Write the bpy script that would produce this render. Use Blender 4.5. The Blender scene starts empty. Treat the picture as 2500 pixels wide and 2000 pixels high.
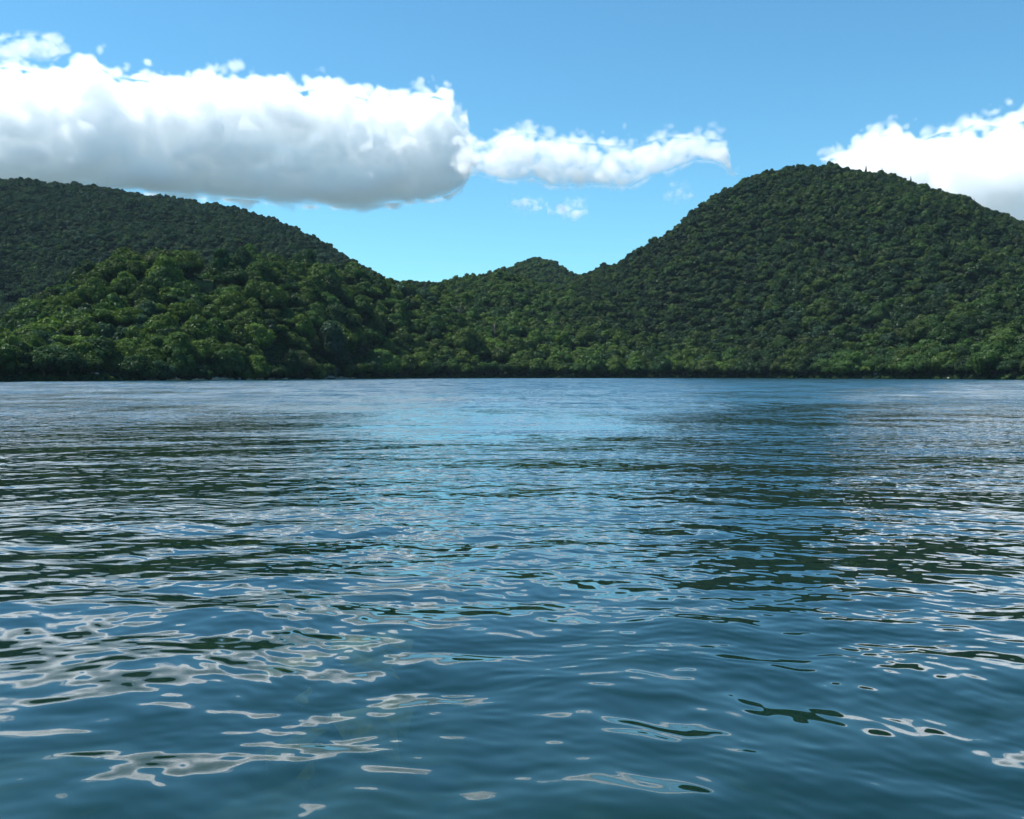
import bpy, bmesh, math, random
import numpy as np
from mathutils import Vector, Matrix

# ------------------------------------------------------------------ camera, sky, sun, exposure
sc = bpy.context.scene
C = sc.collection
CAM_H = 1.8
F = 2431.0                      # focal length in pixels of the 2500 x 2000 frame
PITCH = math.atan((1000 - 915) / F)   # the horizon lies 85 px above the middle

cam_data = bpy.data.cameras.new('camera')
cam_data.sensor_width = 36.0
cam_data.lens = F / 2500 * 36.0
cam_data.clip_start = 0.1
cam_data.clip_end = 60000
cam = bpy.data.objects.new('camera', cam_data)
C.objects.link(cam)
cam.location = (0, 0, CAM_H)
cam.rotation_euler = (math.pi / 2 - PITCH, 0, 0)
sc.camera = cam

SUN_EL, SUN_AZ = math.radians(60), math.radians(-80)   # azimuth from +Y towards +X (left of the view, behind the hills)
world = bpy.data.worlds.new('World')
sc.world = world
world.use_nodes = True
wn, wl = world.node_tree.nodes, world.node_tree.links
wn.clear()
w_out = wn.new('ShaderNodeOutputWorld')
w_bg = wn.new('ShaderNodeBackground')
sky = wn.new('ShaderNodeTexSky')
sky.sky_type = 'NISHITA'
sky.sun_disc = False
sky.sun_elevation = SUN_EL
sky.sun_rotation = SUN_AZ
sky.altitude = 10
sky.air_density = 1.0
sky.dust_density = 0.1
sky.ozone_density = 2.5
w_bg.inputs['Strength'].default_value = 0.088
w_tint = wn.new('ShaderNodeVectorMath'); w_tint.operation = 'MULTIPLY'
w_tint.inputs[1].default_value = (0.54, 0.97, 1.04)      # the camera's cool rendering of the sky
wl.new(sky.outputs[0], w_tint.inputs[0])
wl.new(w_tint.outputs[0], w_bg.inputs[0])
wl.new(w_bg.outputs[0], w_out.inputs[0])

sun_d = bpy.data.lights.new('sun', 'SUN')
sun_d.energy = 4.6
sun_d.angle = math.radians(0.53)
sun_d.color = (1.0, 0.975, 0.935)
sun = bpy.data.objects.new('sun', sun_d)
C.objects.link(sun)
sd = Vector((math.sin(SUN_AZ) * math.cos(SUN_EL), math.cos(SUN_AZ) * math.cos(SUN_EL), math.sin(SUN_EL)))
sun.rotation_euler = sd.to_track_quat('Z', 'Y').to_euler()
sun.location = sd * 100

sc.view_settings.view_transform = 'Standard'
sc.view_settings.look = 'None'
sc.view_settings.exposure = 0.9
sc.view_settings.gamma = 1.0
sc.view_settings.use_curve_mapping = False
cy = sc.cycles
cy.max_bounces = 40
cy.diffuse_bounces = 2
cy.glossy_bounces = 3
cy.transmission_bounces = 3
cy.transparent_max_bounces = 8
cy.volume_bounces = 32
cy.volume_step_rate = 1.6
cy.volume_max_steps = 400
cy.caustics_reflective = False
cy.caustics_refractive = False
cy.use_denoising = True
cy.use_adaptive_sampling = True
cy.adaptive_threshold = 0.015

# ------------------------------------------------------------------ helpers
rng = np.random.default_rng(7)
random.seed(7)

def direction(x, y):
    """unit direction of the pixel (x, y) of the 2500 x 2000 frame, arrays welcome"""
    u = (np.asarray(x, float) - 1250) / F
    v = (1000 - np.asarray(y, float)) / F
    cp, sp = math.cos(PITCH), math.sin(PITCH)
    return u, cp + v * sp, v * cp - sp          # world x, y, z (not normalised)

def tag(o, label=None, cat=None, group=None, kind=None):
    if label: o['label'] = label
    if cat: o['category'] = cat
    if group: o['group'] = group
    if kind: o['kind'] = kind
    return o

def mat_new(name):
    m = bpy.data.materials.new(name)
    m.use_nodes = True
    nt = m.node_tree
    nt.nodes.clear()
    out = nt.nodes.new('ShaderNodeOutputMaterial')
    return m, nt.nodes, nt.links, out

def mesh_obj(name, verts, faces, mats=(), parent=None, link=True, smooth=False):
    me = bpy.data.meshes.new(name)
    me.from_pydata([tuple(v) for v in verts], [], [tuple(f) for f in faces])
    for m in mats: me.materials.append(m)
    if smooth:
        me.polygons.foreach_set('use_smooth', [True] * len(me.polygons))
    me.update()
    o = bpy.data.objects.new(name, me)
    if link: C.objects.link(o)
    if parent is not None: o.parent = parent
    return o

def upsample(a, shape):
    """smooth (cubic B-spline) upsampling of a small lattice to a grid of the given shape"""
    for ax in range(a.ndim):
        n, m = a.shape[ax], shape[ax]
        t = np.linspace(1, n - 2.001, m)
        i = t.astype(int); f = t - i
        w = [(1 - f) ** 3 / 6, (3 * f ** 3 - 6 * f ** 2 + 4) / 6, (-3 * f ** 3 + 3 * f ** 2 + 3 * f + 1) / 6, f ** 3 / 6]
        M = np.zeros((m, n), np.float32)
        for k in range(4):
            M[np.arange(m), np.clip(i + k - 1, 0, n - 1)] += w[k]
        a = np.moveaxis(np.tensordot(M, a, axes=(1, ax)), 0, ax)
    return a

def lattice_noise(shape, cell, seed, octaves=1, gain=0.55):
    """fBm value noise of about unit variance over a grid, cell = size of a lattice cell in grid steps"""
    r = np.random.default_rng(seed)
    out = np.zeros(shape, np.float32); amp = 1.0; tot = 0
    for o in range(octaves):
        c = [max(1.5, cc) for cc in ([cell] * len(shape) if np.isscalar(cell) else cell)]
        small = r.standard_normal([int(s / q) + 5 for s, q in zip(shape, c)]).astype(np.float32)
        up = upsample(small, shape)
        out += amp * up / (up.std() + 1e-6); tot += amp * amp
        amp *= gain; cell = [q / 2 for q in c]
        if min(cell) < 1.5: break
    return out / math.sqrt(tot)

# ------------------------------------------------------------------ water: a band of real wave trains
wr = np.random.default_rng(12)
WAVES = []                                      # (kx, ky, slope, phase)
NW = 34
for i in range(NW):
    lam = 0.11 * (1.65 / 0.11) ** (i / (NW - 1)) * wr.uniform(0.93, 1.07)
    th = math.radians(-80 + wr.normal(0, 34))        # direction of travel, towards the camera's shore
    if i % 5 == 0: th = math.radians(-90 + wr.uniform(-80, 80))
    k = 2 * math.pi / lam
    s = 0.0150
    WAVES.append((k * math.cos(th), k * math.sin(th), s, wr.uniform(0, 6.28)))

for i in range(9):                              # longer seas that only the open lake has room for
    lam = 2.3 * (8.0 / 2.3) ** (i / 8) * wr.uniform(0.93, 1.07)
    th = math.radians(-80 + wr.normal(0, 30)); k = 2 * math.pi / lam
    WAVES.append((k * math.cos(th), k * math.sin(th), 0.014, wr.uniform(0, 6.28)))

def wave_height(x, y):
    z = np.zeros_like(x)
    for kx, ky, s, p in WAVES[:NW]:
        z += s / math.hypot(kx, ky) * np.sin(kx * x + ky * y + p)
    return z

def water_material():
    m, n, l, out = mat_new('lake_water')
    def math_(op, a, b=None, c=None):
        q = n.new('ShaderNodeMath'); q.operation = op
        for i, v in enumerate((a, b, c)):
            if v is None: continue
            if isinstance(v, (int, float)): q.inputs[i].default_value = v
            else: l.new(v, q.inputs[i])
        return q.outputs[0]
    def vec(op, a, b=None, scale=None):
        q = n.new('ShaderNodeVectorMath'); q.operation = op
        for i, v in enumerate((a, b)):
            if v is None: continue
            if isinstance(v, tuple): q.inputs[i].default_value = v
            else: l.new(v, q.inputs[i])
        if scale is not None:
            if isinstance(scale, (int, float)): q.inputs['Scale'].default_value = scale
            else: l.new(scale, q.inputs['Scale'])
        return q.outputs['Value'] if op in ('DOT_PRODUCT', 'LENGTH') else q.outputs[0]
    geo = n.new('ShaderNodeNewGeometry')
    P = geo.outputs['Position']
    def noise(scale, detail=1.0, vecin=None, off=0.0, rough=0.5):
        q = n.new('ShaderNodeTexNoise'); q.noise_dimensions = '2D'
        q.inputs['Scale'].default_value = scale; q.inputs['Detail'].default_value = detail; q.inputs['Roughness'].default_value = rough
        l.new(vec('ADD', vecin or P, (off, off * 0.7, 0)), q.inputs['Vector'])
        return q
    # slow warp of the wave fronts so that no train is a perfect ruler
    wn_ = noise(0.4, 2.0)
    warp = vec('SCALE', vec('SUBTRACT', wn_.outputs['Color'], (0.5, 0.5, 0.5)), scale=0.9)
    Pw = vec('ADD', P, warp)
    tot = None; long_ = None; sea = None
    for kx, ky, s, p in WAVES:
        ph = math_('ADD', vec('DOT_PRODUCT', Pw, (kx, ky, 0.0)), p)
        cs = math_('COSINE', ph)
        k = math.hypot(kx, ky)
        v = vec('SCALE', (s * kx / k, s * ky / k, 0.0), scale=cs)
        if k > 2 * math.pi / 0.36: tot = v if tot is None else vec('ADD', tot, v)
        elif k < 2 * math.pi / 2.1: sea = v if sea is None else vec('ADD', sea, v)
        else: long_ = v if long_ is None else vec('ADD', long_, v)
    sepP = n.new('ShaderNodeSeparateXYZ'); l.new(P, sepP.inputs[0])
    Y = math_('MAXIMUM', sepP.outputs['Y'], 1.0)
    # wind: gusts roughen the open lake, the lee of this shore is calm
    gust = noise(0.055, 2.0, off=13.0)
    g1 = n.new('ShaderNodeMapRange'); l.new(gust.outputs['Fac'], g1.inputs['Value'])
    g1.inputs['From Min'].default_value = 0.3; g1.inputs['From Max'].default_value = 0.7
    g1.inputs['To Min'].default_value = 0.7; g1.inputs['To Max'].default_value = 1.3
    far = n.new('ShaderNodeMapRange'); far.interpolation_type = 'SMOOTHSTEP'
    l.new(math_('LOGARITHM', Y, 10.0), far.inputs['Value'])
    far.inputs['From Min'].default_value = math.log10(4.0); far.inputs['From Max'].default_value = math.log10(130.0)
    far.inputs['To Min'].default_value = WAVE_NEAR; far.inputs['To Max'].default_value = WAVE_FAR
    amp = math_('MULTIPLY', far.outputs[0], g1.outputs[0])
    near = n.new('ShaderNodeMapRange'); near.interpolation_type = 'SMOOTHSTEP'
    l.new(math_('LOGARITHM', Y, 10.0), near.inputs['Value'])
    near.inputs['From Min'].default_value = math.log10(4.0); near.inputs['From Max'].default_value = math.log10(30.0)
    near.inputs['To Min'].default_value = 0.6; near.inputs['To Max'].default_value = 1.15
    seaa = n.new('ShaderNodeMapRange'); l.new(math_('LOGARITHM', Y, 10.0), seaa.inputs['Value'])
    seaa.inputs['From Min'].default_value = math.log10(7.0); seaa.inputs['From Max'].default_value = math.log10(80.0)
    seaa.inputs['To Min'].default_value = 0.6; seaa.inputs['To Max'].default_value = 1.5
    slope = vec('SCALE', vec('ADD', vec('ADD', long_, vec('SCALE', sea, scale=seaa.outputs[0])), vec('SCALE', tot, scale=near.outputs[0])), scale=amp)
    floor_ = math_('MULTIPLY', math_('POWER', math_('DIVIDE', math_('MINIMUM', Y, 120.0), 120.0), 0.6), NORMAL_LEAN)
    lane = noise(0.07, 6.0, off=91.0, rough=0.8)
    lm = n.new('ShaderNodeMapRange'); l.new(lane.outputs['Fac'], lm.inputs['Value']); lm.clamp = True
    lm.inputs['From Min'].default_value = 0.40; lm.inputs['From Max'].default_value = 0.60
    lm.inputs['To Min'].default_value = 0.25; lm.inputs['To Max'].default_value = 2.3
    floor_ = math_('MULTIPLY', floor_, lm.outputs[0])
    # capillary ripples in patches
    rp = noise(5.0, 2.5, off=3.0)
    rip = vec('SUBTRACT', rp.outputs['Color'], (0.5, 0.5, 0.5))
    ripa = n.new('ShaderNodeMapRange'); l.new(math_('LOGARITHM', Y, 10.0), ripa.inputs['Value'])
    ripa.inputs['From Min'].default_value = math.log10(9.0); ripa.inputs['From Max'].default_value = math.log10(90.0)
    ripa.inputs['To Min'].default_value = RIP_NEAR; ripa.inputs['To Max'].default_value = RIP_FAR
    pat = noise(0.35, 1.0, off=31.0)
    pa = n.new('ShaderNodeMapRange'); l.new(pat.outputs['Fac'], pa.inputs['Value'])
    pa.inputs['From Min'].default_value = 0.42; pa.inputs['From Max'].default_value = 0.62
    slope = vec('ADD', slope, vec('SCALE', rip, scale=math_('MULTIPLY', ripa.outputs[0], math_('ADD', pa.outputs[0], 0.35))))
    swell = noise(0.09, 4.0, off=57.0, rough=0.7)
    swa = n.new('ShaderNodeMapRange'); l.new(math_('LOGARITHM', Y, 10.0), swa.inputs['Value'])
    swa.inputs['From Min'].default_value = math.log10(25.0); swa.inputs['From Max'].default_value = math.log10(150.0)
    swa.inputs['To Min'].default_value = 0.0; swa.inputs['To Max'].default_value = 0.75
    slope = vec('ADD', slope, vec('SCALE', vec('SUBTRACT', swell.outputs['Color'], (0.5, 0.5, 0.5)), scale=swa.outputs[0]))
    # streaks of wavelets drawn out down the wind over the open lake
    for (sx, sy, d0, d1, a_, off_) in ((0.9, 0.10, 25.0, 70.0, 0.42, 5.0), (0.55, 0.022, 90.0, 200.0, 0.50, 17.0)):
        st_ = noise(1.0, 3.0, vecin=vec('MULTIPLY', P, (sx, sy, 1.0)), off=off_, rough=0.65)
        sa_ = n.new('ShaderNodeMapRange'); l.new(math_('LOGARITHM', Y, 10.0), sa_.inputs['Value'])
        sa_.inputs['From Min'].default_value = math.log10(d0); sa_.inputs['From Max'].default_value = math.log10(d1)
        sa_.inputs['To Min'].default_value = 0.0; sa_.inputs['To Max'].default_value = a_
        slope = vec('ADD', slope, vec('SCALE', vec('SUBTRACT', st_.outputs['Color'], (0.5, 0.5, 0.5)), scale=sa_.outputs[0]))
    # normals tipped towards the camera, shaped so far water mirrors more bright sky
    sp = n.new('ShaderNodeSeparateXYZ'); l.new(slope, sp.inputs[0])
    phi = math_('DIVIDE', 1.8, Y)
    t = math_('ADD', sp.outputs['Y'], phi)
    sy = math_('SUBTRACT', math_('SQRT', math_('ADD', math_('ADD', math_('MULTIPLY', t, t), math_('MULTIPLY', math_('MULTIPLY', sp.outputs['X'], sp.outputs['X']), 0.8)), math_('ADD', floor_, 0.00008))), phi)
    nrm = n.new('ShaderNodeCombineXYZ')
    l.new(math_('MULTIPLY', sp.outputs['X'], -1.0), nrm.inputs[0])
    l.new(math_('MULTIPLY', sy, -1.0), nrm.inputs[1])
    nrm.inputs[2].default_value = 1.0
    N = vec('NORMALIZE', nrm.outputs[0])
    gl = n.new('ShaderNodeBsdfGlossy'); gl.inputs['Roughness'].default_value = 0.0
    gl.inputs['Color'].default_value = (1, 1, 1, 1)
    l.new(N, gl.inputs['Normal'])
    fr = n.new('ShaderNodeFresnel'); fr.inputs['IOR'].default_value = 1.333; l.new(N, fr.inputs['Normal'])
    df = n.new('ShaderNodeBsdfDiffuse'); df.inputs['Color'].default_value = WATER_BODY
    tr = n.new('ShaderNodeBsdfTransparent'); tr.inputs['Color'].default_value = (0.7, 0.85, 0.66, 1)
    body = n.new('ShaderNodeMixShader'); body.inputs[0].default_value = 0.36
    l.new(df.outputs[0], body.inputs[2])
    rf = n.new('ShaderNodeBsdfRefraction'); rf.inputs['IOR'].default_value = 1.333; rf.inputs['Roughness'].default_value = 0.0
    rf.inputs['Color'].default_value = (0.75, 0.92, 0.75, 1); l.new(N, rf.inputs['Normal'])
    seen = n.new('ShaderNodeMixShader'); seen.inputs[0].default_value = 0.6
    l.new(tr.outputs[0], seen.inputs[1]); l.new(rf.outputs[0], seen.inputs[2]); l.new(seen.outputs[0], body.inputs[1])
    gain = math_('SUBTRACT', 1.0, math_('POWER', math_('SUBTRACT', 1.0, fr.outputs[0]), 1.55))
    mx = n.new('ShaderNodeMixShader')
    l.new(gain, mx.inputs[0]); l.new(body.outputs[0], mx.inputs[1]); l.new(gl.outputs[0], mx.inputs[2])
    l.new(mx.outputs[0], out.inputs['Surface'])
    return m
WAVE_NEAR, WAVE_FAR = 0.84, 1.35
NORMAL_LEAN = 0.0085
RIP_NEAR, RIP_FAR = 0.035, 0.3
WATER_BODY = (0.003, 0.034, 0.026, 1)
WATER_MAT = water_material()

def build_water():
    rad = [0.0, 1.0] + list(np.geomspace(1.6, 26, 420)) + list(np.geomspace(27, 6000, 60))
    ang = np.radians(np.concatenate([np.linspace(-180, -52, 24), np.linspace(-50, 50, 420), np.linspace(52, 178, 24)]))
    R, A = np.meshgrid(rad, ang, indexing='ij')
    X, Y = R * np.sin(A), R * np.cos(A)
    fade = np.clip((30 - R) / 18, 0, 1)
    Z = wave_height(X, Y) * fade
    nr, na = R.shape
    V = np.stack([X, Y, Z], -1).reshape(-1, 3)
    i = np.arange(nr - 1)[:, None] * na; j = np.arange(na)[None]
    j2 = (j + 1) % na
    Fq = np.stack([i + j, i + j2, i + na + j2, i + na + j], -1).reshape(-1, 4)
    me = bpy.data.meshes.new('water')
    me.vertices.add(len(V)); me.vertices.foreach_set('co', V.astype(np.float32).ravel())
    me.loops.add(Fq.size); me.loops.foreach_set('vertex_index', Fq.astype(np.int32).ravel())
    me.polygons.add(len(Fq)); me.polygons.foreach_set('loop_start', np.arange(0, Fq.size, 4, dtype=np.int32))
    me.polygons.foreach_set('use_smooth', np.ones(len(Fq), bool))
    me.materials.append(WATER_MAT)
    me.update(calc_edges=True); me.validate()
    o = bpy.data.objects.new('water', me); C.objects.link(o)
    tag(o, 'rippled blue lake water reflecting the hills and clouds', 'water', kind='structure')
build_water()

# ------------------------------------------------------------------ the land: hills as one heightfield in real distance
def px_of(X, Y, Z):
    """world point -> pixel of the 2500 x 2000 frame"""
    cp, sp = math.cos(PITCH), math.sin(PITCH)
    z = Z - CAM_H
    d = Y * cp - z * sp; v = Y * sp + z * cp
    return 1250 + F * X / d, 1000 - F * v / d

TREE_H = 9.0
def curve(pts):
    a = np.array(pts, float)
    return lambda x: np.interp(x, a[:, 0], a[:, 1])

SHORE = curve([(-1500, 235), (-600, 245), (0, 273), (200, 292), (350, 312), (470, 322), (600, 350), (700, 385), (800, 424), (900, 470), (1000, 515), (1200, 547),
               (1750, 555), (1850, 530), (2000, 486), (2200, 437), (2500, 365), (3100, 330), (4500, 320)])
# each ridge: crest line in the frame, its distance, where its foot lies, how convex its face is
RIDGES = [
    dict(crest=[(-1500, 560), (-500, 470), (0, 440), (100, 443), (200, 452), (300, 462), (400, 473), (500, 487), (600, 505), (660, 525), (700, 540), (760, 568), (800, 590), (870, 633), (950, 672), (1020, 700), (1100, 760), (1250, 910)],
         D=[(-1500, 1200), (0, 1150), (600, 1120), (950, 1000), (1200, 980)], foot=[(-1500, 560), (0, 560), (600, 600), (1100, 700)], p=0.85),
    dict(crest=[(-1500, 860), (-300, 850), (0, 775), (60, 745), (130, 700), (190, 675), (250, 655), (320, 634), (380, 628), (450, 632), (490, 650), (530, 645), (560, 628), (600, 622), (700, 630), (850, 648), (950, 682), (1050, 700), (1100, 712), (1200, 760), (1300, 830), (1400, 914)],
         D=[(-1500, 380), (0, 400), (130, 430), (400, 460), (700, 520), (1000, 640), (1400, 700)], foot='shore', p=0.9),
    dict(crest=[(850, 720), (950, 684), (1000, 682), (1050, 690), (1090, 684), (1160, 668), (1240, 662), (1300, 676), (1370, 688), (1420, 680), (1500, 700), (1600, 760), (1700, 850)],
         D=[(800, 820), (1200, 860), (1700, 820)], foot=[(800, 500), (1700, 600)], p=0.95),
    dict(crest=[(1000, 760), (1120, 690), (1180, 670), (1240, 655), (1280, 637), (1310, 627), (1345, 634), (1375, 650), (1405, 668), (1450, 700), (1520, 800)],
         D=[(1000, 1330), (1500, 1330)], foot=[(1000, 1000), (1500, 1000)], p=1.0),
    dict(crest=[(1200, 800), (1300, 735), (1380, 693), (1420, 672), (1460, 655), (1500, 644), (1540, 622), (1580, 598), (1640, 562), (1700, 507), (1760, 466), (1820, 435), (1880, 418), (1950, 409), (2030, 406), (2100, 413), (2180, 430), (2260, 455), (2340, 482), (2400, 508), (2460, 533), (2500, 550), (2700, 640), (3000, 740), (4500, 840)],
         D=[(1200, 1000), (1600, 1000), (2030, 930), (2500, 820), (3000, 700), (4500, 600)], foot='shore+', p=0.72),
    dict(crest=[(500, 900), (700, 815), (800, 790), (1000, 782), (1100, 786), (1250, 778), (1400, 790), (1480, 795), (1530, 805), (1600, 835), (1680, 875), (1740, 905), (1800, 922)],
         D=[(500, 450), (800, 520), (1000, 590), (1300, 640), (1500, 640), (1800, 590)], foot='shore', p=0.6),
]
for rd in RIDGES:
    rd['c'] = curve(rd['crest']); rd['d'] = curve(rd['D'])
    if rd['foot'] == 'shore': rd['f'] = SHORE
    elif rd['foot'] == 'shore+': rd['f'] = lambda x: SHORE(x) + 4 + 40 * np.clip((1850 - x) / 300, 0, 1)
    else: rd['f'] = curve(rd['foot'])

NTX, NTR = 720, 620
tab_x = np.linspace(-1500, 4300, NTX)                         # pixel column <-> azimuth
tab_r = np.concatenate([np.linspace(225, 600, 360), np.linspace(603, 1700, 260)])
def build_height():
    Xp, R = np.meshgrid(tab_x, tab_r, indexing='ij')
    u, w, _ = direction(Xp, 915)
    cosaz = w / np.hypot(u, w)
    Zs = []
    for rd in RIDGES:
        Dc = rd['d'](Xp) / cosaz; Fo = rd['f'](Xp) / cosaz
        zc = CAM_H + (915 - rd['c'](Xp)) / F * rd['d'](Xp) - TREE_H
        t = (R - Fo) / (Dc - Fo)
        g = np.where(t < 1, np.sin(np.clip(t, 0, 1) * math.pi / 2) ** (1 / rd['p'] * 0.95), 1 - 0.45 * np.clip(t - 1, 0, 1.6) ** 1.3)
        z = np.maximum(zc, -3) * g * np.where(t < 1, R / Dc, 1.0)
        Zs.append(np.where(t < 0, -4.0, z))
    Zs = np.array(Zs)
    k = 3.0
    Z = k * np.log(np.exp(np.clip(Zs, -20, 400) / k - Zs.max(0) / k).sum(0)) + Zs.max(0)
    # gullies and knolls, stronger on the high ground, none on the skylines
    near_crest = np.zeros_like(Z)
    for rd in RIDGES:
        near_crest = np.maximum(near_crest, np.exp(-((R - rd['d'](Xp) / cosaz) / 60.0) ** 2) * (rd['c'](Xp) < 880))
    n1 = lattice_noise(Z.shape, (26, 22), 41, 4, 0.55)
    Z = Z + n1 * np.clip(Z / 30, 0, 1) * 5.0 * (1 - 0.85 * near_crest)
    sh = SHORE(Xp) / cosaz
    bank = np.clip((R - sh) * 0.35, -6, 1.0e9)
    Z = np.where(R < sh + 30, np.minimum(Z + 0.0, bank + np.clip(Z, 0, 99) * np.clip((R - sh) / 30, 0, 1)), Z)
    Z = np.where(R < sh, -np.clip((sh - R) * 0.2, 0.0, 6) - 0.05, np.maximum(Z, np.clip((R - sh) * 0.18, 0.05, 1.2)))
    Z = np.where((R >= sh) & (R < sh + 14), np.minimum(Z, 0.02 + (R - sh) * 0.10 + np.clip(R - sh - 5.5, 0, 99) * 0.5), Z)
    return Z
HZ = build_height()
def col_row(X, Y):
    xp = 1250 + F * math.cos(PITCH) ** 0 * X / np.maximum(Y, 1) * 1.0
    xp = 1250 + (X / np.maximum(Y, 1e-3)) * F / math.cos(PITCH) * 1.0 if False else px_of(X, Y, CAM_H)[0]
    return xp, np.hypot(X, Y)
def ground_z(X, Y):
    xp, r = col_row(np.asarray(X, float), np.asarray(Y, float))
    i = np.clip((xp - tab_x[0]) / (tab_x[1] - tab_x[0]), 0, NTX - 1.001)
    j = np.clip(np.interp(r, tab_r, np.arange(NTR)), 0, NTR - 1.001)
    i0, j0 = i.astype(int), j.astype(int); a, b = i - i0, j - j0
    return (HZ[i0, j0] * (1 - a) * (1 - b) + HZ[i0 + 1, j0] * a * (1 - b) + HZ[i0, j0 + 1] * (1 - a) * b + HZ[i0 + 1, j0 + 1] * a * b)
def polar(xp, r):
    u, w, _ = direction(xp, 915)
    h = np.hypot(u, w)
    return u / h * r, w / h * r

def ground_material(name, c1, c2, scale, rough=0.95):
    m, n, l, out = mat_new(name)
    b = n.new('ShaderNodeBsdfPrincipled'); b.inputs['Roughness'].default_value = rough; b.inputs['Specular IOR Level'].default_value = 0.08
    tc = n.new('ShaderNodeNewGeometry')
    nz = n.new('ShaderNodeTexNoise'); nz.inputs['Scale'].default_value = scale; nz.inputs['Detail'].default_value = 6
    l.new(tc.outputs['Position'], nz.inputs['Vector'])
    r = n.new('ShaderNodeValToRGB'); r.color_ramp.elements[0].color = c1; r.color_ramp.elements[1].color = c2
    r.color_ramp.elements[0].position = 0.35; r.color_ramp.elements[1].position = 0.65
    l.new(nz.outputs['Fac'], r.inputs[0]); l.new(r.outputs[0], b.inputs['Base Color'])
    l.new(b.outputs[0], out.inputs['Surface'])
    return m
def grid_mesh(name, V, Fq, mat, kind='structure', label=None, cat=None):
    me = bpy.data.meshes.new(name)
    me.vertices.add(len(V)); me.vertices.foreach_set('co', V.astype(np.float32).ravel())
    me.loops.add(Fq.size); me.loops.foreach_set('vertex_index', Fq.astype(np.int32).ravel())
    me.polygons.add(len(Fq)); me.polygons.foreach_set('loop_start', np.arange(0, Fq.size, Fq.shape[1], dtype=np.int32))
    me.polygons.foreach_set('use_smooth', np.ones(len(Fq), bool))
    me.materials.append(mat); me.update(calc_edges=True)
    o = bpy.data.objects.new(name, me); C.objects.link(o)
    return tag(o, label, cat, kind=kind)
def quads(nr, na):
    i = np.arange(nr - 1)[:, None] * na; j = np.arange(na - 1)[None]
    return np.stack([i + j, i + na + j, i + na + j + 1, i + j + 1], -1).reshape(-1, 4)
Xp_, R_ = np.meshgrid(tab_x, tab_r, indexing='ij')
GX, GY = polar(Xp_, R_)
EARTH = ground_material('forest_floor', (0.012, 0.018, 0.008, 1), (0.024, 0.032, 0.012, 1), 0.3)
grid_mesh('hills', np.stack([GX, GY, HZ], -1).reshape(-1, 3), quads(NTX, NTR), EARTH,
          label='steep forested hills rising from the far shore', cat='hills')

# lake bed: shelving sand and weed near this shore
def build_bed():
    rad = np.concatenate([[0.01], np.geomspace(0.8, 40, 90), np.geomspace(45, 6000, 30)])
    ang = np.radians(np.linspace(-180, 180, 181))
    R, A = np.meshgrid(rad, ang, indexing='ij')
    X, Y = R * np.sin(A), R * np.cos(A)
    nz = np.sin(X * 1.3 + 0.6 * np.sin(Y * 0.9)) * np.sin(Y * 1.1 + 1.0) * 0.08 + np.sin(X * 3.1 + Y * 1.7) * 0.03
    Z = -1.1 - 6.5 * (1 - np.exp(-R / 30)) + nz * np.clip(30 / np.maximum(R, 1), 0, 1)
    m, n, l, out = mat_new('lake_bed')
    b = n.new('ShaderNodeBsdfDiffuse')
    g = n.new('ShaderNodeNewGeometry')
    a = n.new('ShaderNodeTexNoise'); a.inputs['Scale'].default_value = 0.65; a.inputs['Detail'].default_value = 5; a.inputs['Distortion'].default_value = 0.6
    l.new(g.outputs['Position'], a.inputs['Vector'])
    r = n.new('ShaderNodeValToRGB')
    e = r.color_ramp.elements
    e[0].position = 0.42; e[0].color = (0.006, 0.014, 0.022, 1)
    e[1].position = 0.70; e[1].color = (0.16, 0.20, 0.05, 1)
    q = e.new(0.55); q.color = (0.025, 0.05, 0.032, 1)
    l.new(a.outputs['Fac'], r.inputs[0])
    # sand and weed on the shelf; deeper bed painted black for light lost in water
    sp = n.new('ShaderNodeSeparateXYZ'); l.new(g.outputs['Position'], sp.inputs[0])
    dm = n.new('ShaderNodeMapRange'); l.new(sp.outputs['Z'], dm.inputs['Value'])
    dm.inputs['From Min'].default_value = -1.9; dm.inputs['From Max'].default_value = -3.4
    mxc = n.new('ShaderNodeMix'); mxc.data_type = 'RGBA'
    l.new(dm.outputs[0], mxc.inputs['Factor']); l.new(r.outputs[0], mxc.inputs['A']); mxc.inputs['B'].default_value = (0.004, 0.006, 0.006, 1)
    l.new(mxc.outputs['Result'], b.inputs[0]); l.new(b.outputs[0], out.inputs['Surface'])
    V = np.stack([X, Y, Z], -1).reshape(-1, 3)
    grid_mesh('lake_bed', V, quads(*X.shape)[:, ::-1], m, label='weedy lake bed under shallow water', cat='lake bed')
build_bed()

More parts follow.
